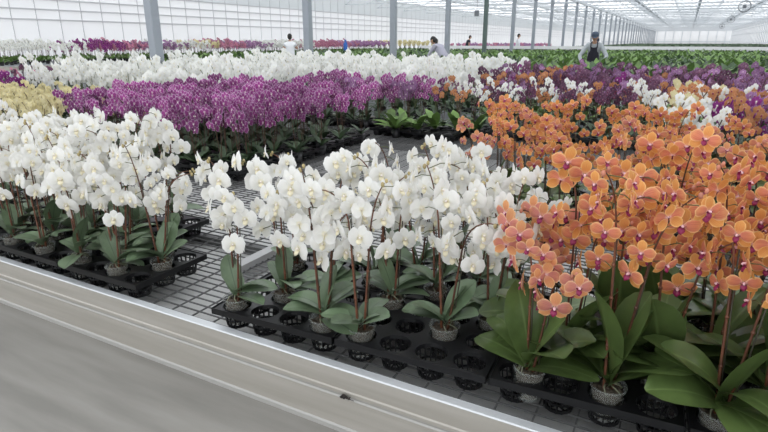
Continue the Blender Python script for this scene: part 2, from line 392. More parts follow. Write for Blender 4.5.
# ---------------------------------------------------------------- trays
CP = .1335; TX, TY = .545, .41
def tray_meshes():
    q = MB(); n = 16; R = .056
    for i in range(4):
        for j in range(3):
            cx, cy = .0725+CP*i, .07+CP*j
            hx0 = 0 if i == 0 else cx-CP/2; hx1 = TX if i == 3 else cx+CP/2
            hy0 = 0 if j == 0 else cy-CP/2; hy1 = TY if j == 2 else cy+CP/2
            inn, out, low = [], [], []
            for k in range(n):
                a = 2*PI*k/n+PI/4; c_, s_ = math.cos(a), math.sin(a)
                mxa = max(abs(c_), abs(s_)); ux, uy = c_/mxa, s_/mxa
                out.append(q.vert((cx+(ux*(hx1-cx) if ux > 0 else ux*(cx-hx0)), cy+(uy*(hy1-cy) if uy > 0 else uy*(cy-hy0)), ZT)))
                inn.append(q.vert((cx+R*c_, cy+R*s_, ZT))); low.append(q.vert((cx+(R-.003)*c_, cy+(R-.003)*s_, ZT-.014)))
            for k in range(n):
                k2 = (k+1) % n
                q.face((out[k], out[k2], inn[k2], inn[k]), 'black_plastic'); q.face((inn[k], inn[k2], low[k2], low[k]), 'black_plastic')
    t = .003
    for (x0, x1, y0, y1) in ((0, TX, 0, t), (0, TX, TY-t, TY), (0, t, 0, TY), (TX-t, TX, 0, TY)): q.box(x0, x1, y0, y1, ZT-.022, ZT+.004, 'black_plastic')
    top = q.mesh('tray_top', False)
    c = MB(); d = ZT-ZM-.004
    for k in range(16):
        a = 2*PI*k/16; c_, s_ = math.cos(a), math.sin(a)
        c.bar((.054*c_, .054*s_, -.012), (.043*c_, .043*s_, -d), .0065, .003, 'black_plastic')
    c.lathe([(.0455, -d+.012), (.046, -d+.012), (.0455, -d), (.030, -d), (.030, -d+.003), (.0445, -d+.003)], 16, 'black_plastic')
    c.lathe([(.0495, -.045), (.0505, -.045), (.0495, -.053), (.049, -.053), (.0495, -.045)], 16, 'black_plastic')
    for k in range(4):
        a = PI*k/4; c.bar((-.04*math.cos(a), -.04*math.sin(a), -d+.002), (.04*math.cos(a), .04*math.sin(a), -d+.002), .006, .003, 'black_plastic')
    cup = c.mesh('cup', False)
    q2 = MB()
    for i in range(4):
        for j in range(3): q2.add(c, Matrix.Translation((.0725+CP*i, .07+CP*j, ZT)))
    return top, cup, q2.mesh('cups', False)
t_top, t_cup, t_cups = tray_meshes()
def tray(x, y, label, group, near=True, rz=0):
    t = bpy.data.objects.new('pot_tray', None); C.objects.link(t); t.location = (x, y, 0); t.rotation_euler = (0, 0, rz)
    ob('tray_top', t_top, t)
    if near:
        for i in range(4):
            for j in range(3): ob('cup', t_cup, t, loc=(.0725+CP*i, .07+CP*j, ZT))
    else: ob('cups', t_cups, t)
    tag(t, label, 'tray', group); return t
TA = math.radians(3.2)
def mtray(i, j): return (-1.505+.552*i-.022*j, 1.379+.0310*i+.415*j, TA)      # tray origins of the mid white and orange groups
def ltray(i, j): return (-1.935-.552*(i+1)-(.40 if j else 0), 1.378+.415*j, 0)
for i in range(4): # along the rail, the mid white and the orange groups
    lab = 'black plastic pot tray along the rail under the white orchids beside the orange ones' if i < 2 else 'black plastic pot tray along the rail under the orange orchids'
    for j in (0, 1):
        x, y, a = mtray(i, j)
        tray(x, y, lab if j == 0 else lab.replace('along the rail', 'in the second row'), 'trays along the rail' if j == 0 else 'trays behind the rail row', j == 0, a)
for i in range(4):
    for j in (0, 1):
        x, y, a = ltray(i, j)
        tray(x, y, 'black plastic pot tray %s under white orchids across the bare mesh gap' % ('along the rail' if j == 0 else 'in the second row'), 'trays along the rail' if j == 0 else 'trays behind the rail row', j == 0, a)
def cell(tr, ci, cj):
    x, y, a = tr; u, v = .0725+CP*ci, .07+CP*cj
    return x+u*math.cos(a)-v*math.sin(a), y+u*math.sin(a)+v*math.cos(a)
def mcell(c, r): return cell(mtray(c//4, r//3), c % 4, r % 3)
def lcell(c, r): return cell(ltray(c//4, r//3), 3-c % 4, r % 3)

# ---------------------------------------------------------------- flowers
def petal_fn(ang, L, Wd, r0, cup, tip, back=0, sharp=.55, peak=.55):
    ca, sa = math.cos(ang), math.sin(ang)
    def fn(u, v):
        vv = v*2-1
        t = u**(math.log(.5)/math.log(peak))
        hw = Wd*max(.10*(1-u), math.sin(PI*min(max(t, .0), 1))**sharp)
        r = r0+(L-r0)*u; s = vv*hw
        r -= .10*L*abs(vv)*u*0
        y = back*u - cup*math.sin(PI*u*.8)*(1-.3*vv*vv) + tip*u*u + .12*hw*vv*vv
        rim = max(abs(vv), max(0, (u-.8)/.2))
        return (sa*r+ca*s, y, ca*r-sa*s), (u, rim)
    return fn
def flower_parts(D, pet, sep, lipm, colm, broad, nu=5, nv=4):
    """D = span; faces -Y, top +Z"""
    h = D/2
    s = MB()
    for ang in (0, math.radians(128), math.radians(-128)): s.grid(petal_fn(ang, h*.98, h*(.36 if broad else .34), .004, .002, .006, .004, .55, .55), nu, nv, sep)
    s.ball((0, -.006, .001), (.0045, .008, .0045), colm, 6, 4)
    ps = []
    for sg in (1, -1):
        p = MB(); p.grid(petal_fn(sg*math.radians(80), h*1.02, h*(.60 if broad else .43), .003, .006, .006, -.002, .5, .60 if broad else .58), nu, nv+1, pet); ps.append(p)
    l = MB()
    l.grid(lambda u, v: ((v*2-1)*.011*D/.09*math.sin(PI*(.25+.7*u)), -.008-.012*u-.004*(1-(v*2-1)**2), -.004-.022*u*D/.09), (0, 0)) if False else None
    k = D/.09*(.78 if broad else .72)
    l.grid(lambda u, v: (((v*2-1)*.0125*k*max(.15, math.sin(PI*(.12+.80*u))), -.006*k-.014*k*math.sin(PI*u*.6)+.006*k*(v*2-1)**2, -.003*k-.024*k*u), (u, .5)), 4, 4, lipm)
    for sg in (1, -1): l.grid(lambda u, v, sg=sg: ((sg*(.004+.009*u)*k, -.004*k-.010*k*v*(1-.3*u), (.004*u-.006+.010*v*u)*k), (u, .5)), 2, 2, lipm)
    return s, ps[0], ps[1], l
class Fl: pass
def flower_set(*a):
    F_ = Fl(); s, p1, p2, l = flower_parts(*a)
    F_.s, F_.p1, F_.p2, F_.l = s.mesh('sepals'), p1.mesh('petal'), p2.mesh('petal'), l.mesh('lip')
    j = MB()
    for o in (s, p1, p2, l): j.add(o, Matrix.Identity(4))
    F_.joined = j.mesh('flower'); return F_
FW = flower_set(.092, 'petal_white', 'petal_white', 'lip_white', 'column_white', True)
FO = flower_set(.096, 'petal_orange', 'sepal_orange', 'lip_magenta', 'column_pink', False)
FC = flower_set(.098, 'petal_coral', 'sepal_coral', 'lip_magenta', 'column_pink', False)

def leaf_mb(L, Wd, elev, bend, mat, fold=.22, nu=9, nv=4, twist=0):
    q = MB(); pts = []; a = elev; p = Vector((0, 0)); n = nu
    for i in range(n+1):
        pts.append((p.x, p.y, a)); p = p+Vector((math.cos(a), math.sin(a)))*L/n; a -= bend/n
    def fn(u, v):
        i = round(u*n); x, z, ang = pts[i]; vv = v*2-1
        hw = Wd/2*max(.28*(1-u), math.sin(PI*min(1, .13+.87*u)**1.5)**.55) if u < 1 else Wd*.05
        s = vv*hw; up = fold*abs(s)-.25*fold*hw+twist*u*s
        return (x-up*math.sin(ang), s, z+up*math.cos(ang)), (u, abs(vv))
    q.grid(fn, nu, nv, mat); return q
LEAF = {}
for mat in ('leaf_grey', 'leaf_green'):
    k = 1.0 if mat == 'leaf_grey' else 1.42
    LEAF[mat] = [leaf_mb(L*k, W_*k, e, bd, mat, .22, twist=tw).mesh('leaf') for L, W_, e, bd, tw in (
        (.15, .084, .85, .8, .1), (.16, .086, .55, .9, -.15), (.155, .082, 1.3, .45, .2), (.145, .086, .35, .6, 0), (.14, .078, 1.0, 1.4, -.1), (.17, .082, 1.4, .4, .15))]
# pot
q = MB(); q.lathe([(.041, -.078), (.051, .026), (.054, .027), (.054, .033), (.050, .033), (.040, -.074)], 18, 'clear_plastic'); potm = q.mesh('pot')
q = MB(); q.lathe([(.036, -.072), (.0435, .0), (.044, .014), (.001, .016)], 14, 'bark')
for i in range(26):
    a = rnd.uniform(0, 2*PI); r = .04*math.sqrt(rnd.random())
    q.ball((r*math.cos(a), r*math.sin(a), .015), (rnd.uniform(.006, .012), rnd.uniform(.005, .009), rnd.uniform(.004, .009)), 'bark', 5, 3)
barkm = q.mesh('bark')
q = MB()
for i in range(5):
    a = rnd.uniform(0, 2*PI); q.tube([(.012*math.cos(a), .012*math.sin(a), .04), (.03*math.cos(a+.3), .03*math.sin(a+.3), .036), (.042*math.cos(a+.6), .042*math.sin(a+.6), .022), (.038*math.cos(a+1), .038*math.sin(a+1), .005)], .0022, 5, 'root')
rootm = q.mesh('roots')
def stem_path(h, lx, ly, ax, ay, n=16):
    """lean, then an arch over the upper part"""
    out = []
    for i in range(n+1):
        s = i/n; e = max(0, s-.55)/.45
        out.append(Vector((lx*s+ax*e*e, ly*s+ay*e*e, .012+h*(s-.22*e*e*(abs(ax)+abs(ay))/.12))))
    return out
def near_orchid(fs, leafmat, nleaf, spikes, stem_mat, detail, budm, r, leafscale=1, name='moth_orchid', lo=.45):
    """spikes: list of (height, leanx, leany, archx, archy, flowers). origin at pot rim on tray"""
    root = bpy.data.objects.new(name, None); C.objects.link(root)
    kid('pot', potm, root); kid('bark', barkm, root); kid('aerial_root', rootm, root, rot=(0, 0, r.uniform(0, 6)))
    base = r.uniform(-.5, .5)
    for i in range(nleaf):
        a = base+(PI if i % 2 else 0)+r.uniform(-.8, .8)
        me = r.choice(LEAF[leafmat])
        if i < 2: me = LEAF[leafmat][r.choice((0, 1, 3))]
        kid('leaf', me, root, loc=(0, 0, .03+.006*i), rot=(r.uniform(-.2, .2), r.uniform(-.15, .15), a), scale=r.uniform(.85, 1.12)*leafscale)
    for si, (h, lx, ly, ax, ay, nf) in enumerate(spikes):
        pa = stem_path(h, lx, ly, ax, ay); ox = (si-.5*(len(spikes)-1))*.022
        pa = [p+Vector((ox, 0, 0)) for p in pa]
        q = MB(); q.tube(pa, [.0048-.0032*i/len(pa) for i in range(len(pa))], 6, stem_mat)
        for s in (.2, .38, .52): p = pa[int(s*16)]; q.tube([p-Vector((0, 0, .004)), p, p+Vector((0, 0, .005))], [.0046, .0062, .0044], 6, stem_mat)
        fl = []
        for k in range(nf):
            s = lo+(1-lo)*(k+.5)/nf; f = s*16; i0 = int(f); p = pa[i0].lerp(pa[min(16, i0+1)], f-i0)
            sd = 1 if k % 2 else -1
            out = Vector((sd*r.uniform(.024, .056), -r.uniform(.012, .05) if k % 3 else r.uniform(.005, .04), r.uniform(-.018, .018)))
            q.tube([p, p+out*.6+Vector((0, .006, .006)), p+out+Vector((0, .006, 0))], .0015, 4, 'stem_green')
            yaw = sd*r.uniform(.05, 1.0)+r.uniform(-.6, .6)+(PI*.55*sd if k % 5 == 4 else 0)
            fl.append((p+out, (r.uniform(-.25, .40), r.uniform(-.3, .3), yaw), r.uniform(.74, 1.08)))
        kid('stem', q.mesh('stem'), root)
        q = MB(); q.tube([(ox+.006, .007, -.03), (ox+.006+lx*.62, .007+ly*.62, .012+h*.62)], .0022, 5, 'stake'); kid('stake', q.mesh('stake'), root)
        for p, ro, sc_ in fl:
            if detail:
                f = kid('flower', fs.s, root, loc=p, rot=ro, scale=sc_)
                kid('petal', fs.p1, f); kid('petal', fs.p2, f); kid('lip', fs.l, f)
            else: kid('flower', fs.joined, root, loc=p, rot=ro, scale=sc_)
        if budm:
            for k in range(2):
                q = MB(); q.ball((0, 0, 0), (.0065-.001*k, .0065-.001*k, .009-.001*k), budm, 7, 5)
                kid('bud', q.mesh('bud'), root, loc=pa[16]+Vector((.006*(k*2-1), -.004, -.004+.012*k)))
    return root
def white_spikes(r):
    h = r.uniform(.54, .68)
    return [(h, -.045+r.uniform(-.04, .03), r.uniform(-.05, .04), -.05+r.uniform(-.04, .04), -.03, r.choice((9, 10, 11))), (h*r.uniform(.78, .97), .05+r.uniform(-.03, .04), r.uniform(-.05, .04), .05+r.uniform(-.04, .04), -.03, r.choice((8, 9, 10)))]
def orange_spikes(r):
    h = r.uniform(.70, .86)
    return [(h, -.05+r.uniform(-.03, .03), r.uniform(-.06, .04), r.uniform(-.14, -.04), -.04, r.choice((8, 9))), (h*r.uniform(.74, .98), .06+r.uniform(-.03, .03), r.uniform(-.06, .04), r.uniform(.04, .14), -.04, r.choice((7, 8)))]
class Pool:
    """the first placement uses the prototype itself, later ones copies"""
    def __init__(s, mk_, n, seed): s.mk = mk_; s.n = n; s.r = random.Random(seed); s.p = [None]*n; s.i = 0
    def place(s, loc, rz, sc_, label, cat, group):
        k = s.i % s.n; s.i += 1
        if s.p[k] is None: s.p[k] = o = s.mk(s.r)
        else: o = copy_tree(s.p[k])
        o.location = loc; o.rotation_euler = (0, 0, rz); o.scale = (sc_,)*3
        tag(o, label, cat, group); return o
ORD = ('first', 'second', 'third', 'fourth', 'fifth', 'sixth')
PW = Pool(lambda r: near_orchid(FW, 'leaf_grey', r.choice((6, 7, 7)), white_spikes(r), 'stem_red', True, 'bud', r, name='white_moth_orchid', lo=.42), 6, 3)
PW2 = Pool(lambda r: near_orchid(FW, 'leaf_grey', 6, white_spikes(r), 'stem_red', False, None, r, name='white_moth_orchid', lo=.42), 4, 4)
PO = Pool(lambda r: near_orchid(FO, 'leaf_green', 9, orange_spikes(r), 'stem_red', True, 'bud_pink', r, leafscale=1.12, name='orange_moth_orchid'), 5, 5)
PC = Pool(lambda r: near_orchid(FC, 'leaf_green', 7, [(a*.74, b*.6, c, d*.6, e, n) for a, b, c, d, e, n in orange_spikes(r)], 'stem_red', True, 'bud_pink', r, leafscale=1.12, name='coral_moth_orchid'), 3, 6)
PO2 = Pool(lambda r: near_orchid(FO, 'leaf_green', 5, orange_spikes(r), 'stem_brown', False, None, r, name='orange_moth_orchid'), 4, 8)
PC2 = Pool(lambda r: near_orchid(FC, 'leaf_green', 5, orange_spikes(r), 'stem_brown', False, None, r, name='coral_moth_orchid'), 2, 9)
ZP = ZT+.004
fill = {0: [0, 3, 4], 1: [1, 6], 2: [2, 4, 7], 3: [0, 3, 5, 7], 4: [4, 6], 5: [3, 5, 7]}
for r_, cs in fill.items():
    for c_ in cs:
        lab = 'white moth orchid in the %s cup row from the rail, next to the orange orchids' % ORD[r_]
        lab = {(0, 0): 'white moth orchid at the tray corner beside the bare mesh gap', (1, 1): 'white moth orchid just behind the one at the tray corner', (0, 3): 'white moth orchid at the rail between empty cups and another white orchid', (0, 4): 'white moth orchid at the rail with empty cups toward the orange orchids', (1, 6): 'white moth orchid one cup in from the rail, nearest the coral pink orchid'}.get((r_, c_), lab)
        (PW if r_ < 4 else PW2).place((*mcell(c_, r_), ZP), rnd.uniform(-.7, .7)+.2, rnd.uniform(.93, 1.08), lab, 'orchid', 'white orchids beside the orange orchids')
for r_ in range(6):
    for c_ in range(15):
        if (r_+c_) % 2 == (0 if r_ < 3 else 1): continue
        x, y = lcell(c_, r_)
        if x < -2.05*y-.25 or rnd.random() < .16: continue
        lab = 'white moth orchid in the %s cup row from the rail, beyond the bare mesh gap' % ORD[r_]
        (PW if r_ < 3 else PW2).place((x, y, ZP), rnd.uniform(-.7, .7)+.4, rnd.uniform(.93, 1.10), lab, 'orchid', 'white orchids beyond the bare mesh gap')
ofill = {0: [8, 10, 12, 14], 1: [9, 11, 13, 15], 2: [8, 10, 12, 14], 3: [11, 13, 15], 4: [10, 12, 14], 5: [11, 13, 15]}
for r_, cs in ofill.items():
    for c_ in cs:
        x, y = mcell(c_, r_); coral = c_ == 8 or (c_ == 14 and r_ == 2)
        lab = ('coral pink moth orchid '+('at the rail beside the white orchids' if r_ == 0 else 'behind the one at the rail, beside the white orchids' if r_ == 2 else 'in the second tray row beside the white orchids') if c_ == 8 else 'coral pink moth orchid in the midst of the orange ones' if coral else 'orange moth orchid with broad green leaves in the %s cup row from the rail' % ORD[r_])
        (PC if coral else (PO if r_ < 4 else PO2)).place((x+(.04 if c_ == 8 else 0), y, ZP), rnd.uniform(-.7, .7), rnd.uniform(.95, 1.08), lab, 'orchid', 'coral orchids' if coral else 'orange orchids in the front trays')
# second orange group behind the bare strip
for i in range(7):
    for j in range(2): tray(-1.16+.56*i, 3.2+.44*j, 'black plastic pot tray under the orange orchids behind the bare mesh strip', 'trays of the second orange group', False)
for i in range(14):
    for j in range(4):
        if rnd.random() < .14: continue
        x, y = -1.08+.268*i+(.13 if j % 2 else 0), 3.28+.25*j
        if x > .82*y+.3: continue
        k = (i+j*2) % 5 == 0
        (PC2 if k else PO2).place((x, y, ZP), rnd.uniform(-.7, .7), rnd.uniform(.82, .98), ('coral pink' if k else 'orange')+' moth orchid in the group behind the bare mesh strip', 'orchid', 'orange orchids behind the bare mesh strip')
# ---------------------------------------------------------------- mid-distance orchids
def small_flower(D, mat, lip, r):
    q = MB(); h = D/2
    for ang, wd in ((0, .36), (1.35, .52), (-1.35, .52), (2.25, .36), (-2.25, .36)): q.grid(petal_fn(ang, h, h*wd, .002, .004, .004, 0, .6, .58), 3, 2, mat)
    q.ball((0, -.006, -.004), (.005, .006, .007), lip, 5, 3); return q
def low_leaves(r, n, L, mat):
    out = []
    for i in range(n): out.append((leaf_mb(L*r.uniform(.8, 1.15), L*.40, r.uniform(.3, 1.2), r.uniform(.4, 1.1), mat, .2, 4, 2), Euler((0, 0, i*2.4+r.uniform(-.3, .3)))))
    return out
def cluster(r, h, lx, mat, lip, nf, D, spread, stemm, lo=.5):
    st = MB(); fl = MB(); pa = stem_path(h, lx, r.uniform(-.03, .03), lx*1.2, -.03, 8)
    st.tube(pa[:-1], .0034, 4, stemm)
    sf = small_flower(D, mat, lip, r)
    for k in range(nf):
        s = lo+(1-lo)*(k+.5)/nf*.97; f = s*8; i0 = min(7, int(f)); p = pa[i0].lerp(pa[i0+1], f-i0)
        a = r.uniform(0, 2*PI); p = p+Vector((math.cos(a)*spread*r.uniform(.5, 1), math.sin(a)*spread*r.uniform(.5, 1), r.uniform(-.01, .01)))
        mx = Matrix.Translation(p) @ Euler((r.uniform(-.2, .3), r.uniform(-.2, .2), r.uniform(-.9, .9)+(r.uniform(1, 5) if k % 4 == 3 else 0))).to_matrix().to_4x4()
        fl.add(sf, mx)
    return st, fl
PB = MB(); PB.lathe([(.04, -.08), (.052, .015), (.044, .012), (.0, .008)], 10, 'black_plastic'); pbm = PB.mesh('pot')
def mid_orchid(r, mat, lip, h=(.5, .58), D=.06, nf=13, leafm='leaf_dark', nl=5, stemm='stem_brown', spread=.04, lo=.5, name='moth_orchid'):
    root = bpy.data.objects.new(name, None); C.objects.link(root); kid('pot', pbm, root)
    for lf, ro in low_leaves(r, nl, .16, leafm): kid('leaf', lf.mesh('leaf'), root, loc=(0, 0, .012), rot=ro)
    for lx in (-.05, .05):
        st, fl = cluster(r, r.uniform(*h), lx*r.uniform(.6, 1.4), mat, lip, nf, D, spread, stemm, lo)
        s = kid('stem', st.mesh('stem'), root); kid('flower_cluster', fl.mesh('cluster'), s)['kind'] = 'stuff'
    return root
def far_mb(r, mat, lip, h=(.5, .6), D=.065, nf=9, leafm='leaf_dark', stemm='stem_brown', lo=.5, spread=.04, nl=5):
    q = MB(); I = Matrix.Identity(4); q.add(PB, I)
    for lf, ro in low_leaves(r, nl, .17, leafm): q.add(lf, ro.to_matrix().to_4x4())
    for lx in (-.05, .05):
        for part in cluster(r, r.uniform(*h), lx*r.uniform(.6, 1.5), mat, lip, nf, D, spread, stemm, lo): q.add(part, I)
    return q
rr = random.Random(11)
def stagger(x0, x1, y0, y1, px, py, r, jit=.04, keep=1.0):
    out = []; j = 0; y = y0
    while y <= y1:
        x = x0+(px/2 if j % 2 else 0)
        while x <= x1:
            if r.random() < keep: out.append((x+r.uniform(-jit, jit), y+r.uniform(-jit, jit)))
            x += px
        y += py; j += 1
    return out
def visible(x, y, m=.5):
    a = math.atan2(-x, y); return -math.radians(7.5)-m/ max(1, math.hypot(x, y)) < a < math.radians(62.5)+m/max(1, math.hypot(x, y))
def mid_group(pool, pts, z, label, group, s=(.92, 1.1)):
    for x, y in pts: pool.place((x, y, z), rr.uniform(-.5, .5), rr.uniform(*s), label, 'orchid', group)
Ppur = Pool(lambda r: mid_orchid(r, 'far_purple', 'column_white', D=.086, nf=12, h=(.50, .68), spread=.055, lo=.50, name='purple_moth_orchid'), 6, 21)
Plil = Pool(lambda r: mid_orchid(r, r.choice(('far_purple', 'far_lilac')), 'column_white', D=.08, nf=11, h=(.5, .66), spread=.05, name='lilac_moth_orchid'), 4, 23)
Pyel = Pool(lambda r: mid_orchid(r, 'far_yellow', 'lip_white', h=(.42, .52), D=.066, nf=13, name='yellow_moth_orchid'), 3, 22)
mid_group(Ppur, [p for p in stagger(-5.25, -3.05, 3.3, 5.35, .215, .19, rr) if visible(*p)], ZP, 'purple moth orchid with pale speckled flowers in the dense purple bed', 'purple orchids behind the bare mesh strip')
mid_group(Pyel, [p for p in stagger(-8.2, -5.4, 3.3, 4.6, .23, .22, rr) if visible(*p)], ZP, 'pale yellow moth orchid beside the purple bed', 'yellow orchids beside the purple bed')
for i in range(10):
    for j in range(5):
        x, y = -3.02-.55*(i+1), 3.2+.43*j
        if visible(x+.3, y) and (i < 5 or j < 4): tray(x, y, 'black plastic pot tray under the purple orchids' if i < 4 else 'black plastic pot tray under the yellow orchids', 'trays of the purple and yellow beds', False)
mid_group(Plil, [p for p in stagger(-4.6, -2.75, 6.15, 6.75, .21, .19, rr)], ZP, 'lilac purple moth orchid at the end of the empty mesh', 'lilac purple orchids at the end of the mesh')
for i in range(4): tray(-2.62-.555*(i+1), 6.1, 'black plastic pot tray under the lilac purple orchids', 'trays at the end of the mesh', False)
# mixed bunches behind the orange group
mixcols = [('far_white', 'lip_white', 'white moth orchid in the mixed bunches behind the orange group'), ('far_magenta', 'column_white', 'bright magenta moth orchid in the mixed bunches behind the orange group'), ('far_yellow', 'lip_white', 'pale yellow moth orchid in the mixed bunches behind the orange group'), ('far_lilac', 'lip_magenta', 'lilac striped moth orchid in the mixed bunches behind the orange group'), ('far_orange', 'lip_magenta', 'small orange moth orchid in the mixed bunches behind the orange group')]
mixpool = [Pool(lambda r, m=m, l=l, _=_: mid_orchid(r, m, l, D=.06, nf=11, spread=.05, name=m[4:]+'_moth_orchid'), 2, 30+i) for i, (m, l, _) in enumerate(mixcols)]
for n_, (x, y) in enumerate(stagger(.0, 4.4, 4.65, 6.4, .26, .24, rr)):
    if not visible(x, y): continue
    k = (0, 1, 4, 3, 1, 0, 3, 4, 2)[(int((x+9)/.32)*2+int(y/.35)*3) % 9]
    mixpool[k].place((x, y, ZP), rr.uniform(-.5, .5), rr.uniform(1.12, 1.32), mixcols[k][2], 'orchid', 'mixed orchids behind the orange group')
for i in range(8):
    for j in range(4):
        if visible(.3+.55*i, 4.6+.5*j): tray(-.1+.56*i, 4.57+.5*j, 'black plastic pot tray under the mixed orchids', 'trays of the mixed group', False)
# thin stemmed mixed row and leafy plants with dark tray
rowcols = [('far_white', 'lip_white'), ('far_orange', 'lip_magenta'), ('far_lilac', 'lip_magenta'), ('far_mauve', 'lip_magenta')]
rownames = ['white', 'orange', 'lilac', 'dark mauve']
rowpool = [Pool(lambda r, m=m, l=l: mid_orchid(r, m, l, h=(.52, .66), D=.062, nf=7, lo=.62, spread=.04, name=m[4:]+'_moth_orchid'), 2, 40+i) for i, (m, l) in enumerate(rowcols)]
for x, y in stagger(-2.45, -.2, 6.15, 6.75, .2, .2, rr):
    k = rr.choice((0, 0, 1, 2, 3)) if x < -1.1 else rr.choice((0, 1, 3, 3, 2))
    rowpool[k].place((x, y, ZP), rr.uniform(-.5, .5), rr.uniform(.95, 1.08), rownames[k]+' moth orchid with long bare stems at the end of the empty mesh', 'orchid', 'mixed row at the end of the mesh')
for i in range(5): tray(-2.62+.56*i, 6.08, 'black plastic pot tray at the end of the empty mesh', 'trays at the end of the mesh', False); tray(-2.62+.56*i, 6.5, 'black plastic pot tray at the end of the empty mesh', 'trays at the end of the mesh', False)
def leafy(r):
    root = bpy.data.objects.new('leafy_orchid', None); C.objects.link(root); kid('pot', pbm, root)
    for lf, ro in low_leaves(r, 7, .24, 'leaf_far'): kid('leaf', lf.mesh('leaf'), root, loc=(0, 0, .012), rot=ro)
    return root
Pleaf = Pool(leafy, 4, 50)
for x, y in ((-2.5, 5.95), (-2.25, 6.02), (-2.65, 5.8), (-2.85, 5.9), (-2.9, 5.72), (-2.05, 6.05), (-3.05, 5.9)):
    Pleaf.place((x, y, ZP), rr.uniform(0, 6), 1.1, 'orchid with bright green leaves and no flowers at the end of the empty mesh', 'orchid', 'leafy orchids at the end of the mesh')
for x, y in ((-3.2, 5.72), (-2.64, 5.66)): tray(x-.05, y, 'black plastic pot tray under the leafy orchids', 'trays of the leafy orchids', False)

# ---------------------------------------------------------------- farther benches
def far_bench(x0, x1, y0, y1, z, label):
    t = bpy.data.objects.new('growing_bench', None); C.objects.link(t)
    q = MB(); q.box(x0, x1, y0, y1, z-.05, z, 'steel_dark'); ob('bench_top', q.mesh('top', False), t)
    for a in ((x0-.04, x1+.04, y0-.04, y0), (x0-.04, x1+.04, y1, y1+.04), (x0-.04, x0, y0, y1), (x1, x1+.04, y0, y1)):
        q = MB(); q.box(*a, z-.13, z-.002, 'aluminium'); ob('edge_rail', q.mesh('edge', False), t)
    q = MB(); q.box(-.04, .04, -.04, .04, 0, z-.05, 'steel_post'); me = q.mesh('leg', False)
    for x in (x0+.1, (x0+x1)/2, x1-.1):
        for y in (y0+.1, y1-.1): ob('leg', me, t, loc=(x, y, 0))
    tag(t, label, 'bench'); return t
far_bench(-14.5, 3.4, 7.1, 11.35, ZM, 'low bench carrying the white band and the dark mauve orchids')
far_bench(-14.5, 3.4, 11.55, 15.0, .50, 'bench of young green plants behind the white band')
far_bench(-17.2, -8.75, 16.6, 34.5, .56, 'bench of young green plants on the wall side of the posts')
far_bench(-8.2, 8.8, 16.6, 34.5, .56, 'wide bench of young green plants right of the posts')
far_bench(-21.6, -17.6, 9.5, 44, .60, 'bench of mixed flowers standing against the white side wall')
far_bench(3.9, 8.8, 7.1, 15.0, .50, 'bench of young green plants beside the dark mauve orchids')
class Far:
    """nearest `limit` plants are individuals; the rest go into one stuff mesh. each source: (mesh builder, colour word or None)"""
    def __init__(s, mbs): s.mbs = mbs; s.me = None
    def fill(s, pts, z, limit, label, group, stuff_label, name='moth_orchid', sc_=(.9, 1.15), cat='orchid'):
        nm = lambda w_: (w_+'_'+name) if w_ else name
        s.me = s.me or [m.mesh(nm(w_)) for m, w_ in s.mbs]
        pts = sorted([p for p in pts if visible(*p)], key=lambda p: math.hypot(*p))
        for x, y in pts[:limit]:
            k = rr.randrange(len(s.me)); w_ = s.mbs[k][1]
            tag(ob(nm(w_), s.me[k], loc=(x, y, z), rot=(0, 0, rr.uniform(-.6, .6)), scale=rr.uniform(*sc_)), label % w_ if w_ else label, cat, group)
        if len(pts) > limit:
            big = MB()
            for x, y in pts[limit:]: big.add(rr.choice(s.mbs)[0], Matrix.Translation((x, y, z)) @ Matrix.Rotation(rr.uniform(-.6, .6), 4, 'Z') @ Matrix.Scale(rr.uniform(*sc_), 4))
            tag(ob(name+'_bed', big.mesh(name+'_bed')), stuff_label, cat, None, 'stuff')
zf = ZM+.085
fr = random.Random(77)
FWh = Far([(far_mb(fr, 'far_white', 'lip_white', h=(.56, .74), D=.105, nf=9, lo=.45, stemm='stem_green', spread=.05), 'white') for _ in range(4)])
FWh.fill(stagger(-9.2, -5.0, 5.2, 6.75, .30, .28, rr)+[p for p in stagger(-14.2, -2.75, 7.3, 11.2, .31, .29, rr) if p[0] > -8.9], zf, 220, '%s moth orchid in the broad white band behind the purple bed', 'white orchids of the broad band', 'rear rows of the broad white orchid band', sc_=(.98, 1.28))
FMa = Far([(far_mb(fr, m, l, h=(.52, .70), D=.07, nf=8, leafm=lm_), w_) for m, l, lm_, w_ in (('far_mauve', 'lip_magenta', 'leaf_dark', 'mauve'), ('far_mauve', 'lip_magenta', 'leaf_far', 'mauve'), ('far_magenta', 'column_white', 'leaf_dark', 'magenta'), ('far_lilac', 'lip_magenta', 'leaf_dark', 'lilac'), ('far_mauve', 'lip_magenta', 'leaf_dark', 'mauve'), ('far_mauve', 'lip_magenta', 'leaf_far', 'mauve'), ('far_mauve', 'lip_magenta', 'leaf_dark', 'mauve'), ('far_mauve', 'column_white', 'leaf_far', 'mauve'), ('far_lilac', 'lip_magenta', 'leaf_dark', 'lilac'), ('far_orange', 'lip_magenta', 'leaf_far', 'orange'))])
FMa.fill(stagger(-2.5, 3.2, 7.3, 9.8, .27, .27, rr), zf, 300, '%s moth orchid in the mauve bed before the green rows', 'orchids of the mauve bed', 'rear rows of the mauve orchid bed', sc_=(.98, 1.22))
FPu = Far([(far_mb(fr, 'far_magenta', 'column_white', h=(.5, .6), D=.075, nf=9), 'magenta') for _ in range(2)])
FPu.fill(stagger(-9.2, -8.5, 4.2, 4.9, .28, .28, rr), zf, 300, '%s moth orchid beside the yellow orchids', 'magenta orchids beside the yellow ones', 'magenta rows')
FMb = Far([(far_mb(fr, m, l, h=(.40, .55), D=.07, nf=8, leafm='leaf_dark'), w_) for m, l, w_ in (('far_mauve', 'lip_magenta', 'mauve'), ('far_pink', 'lip_magenta', 'pink'))])
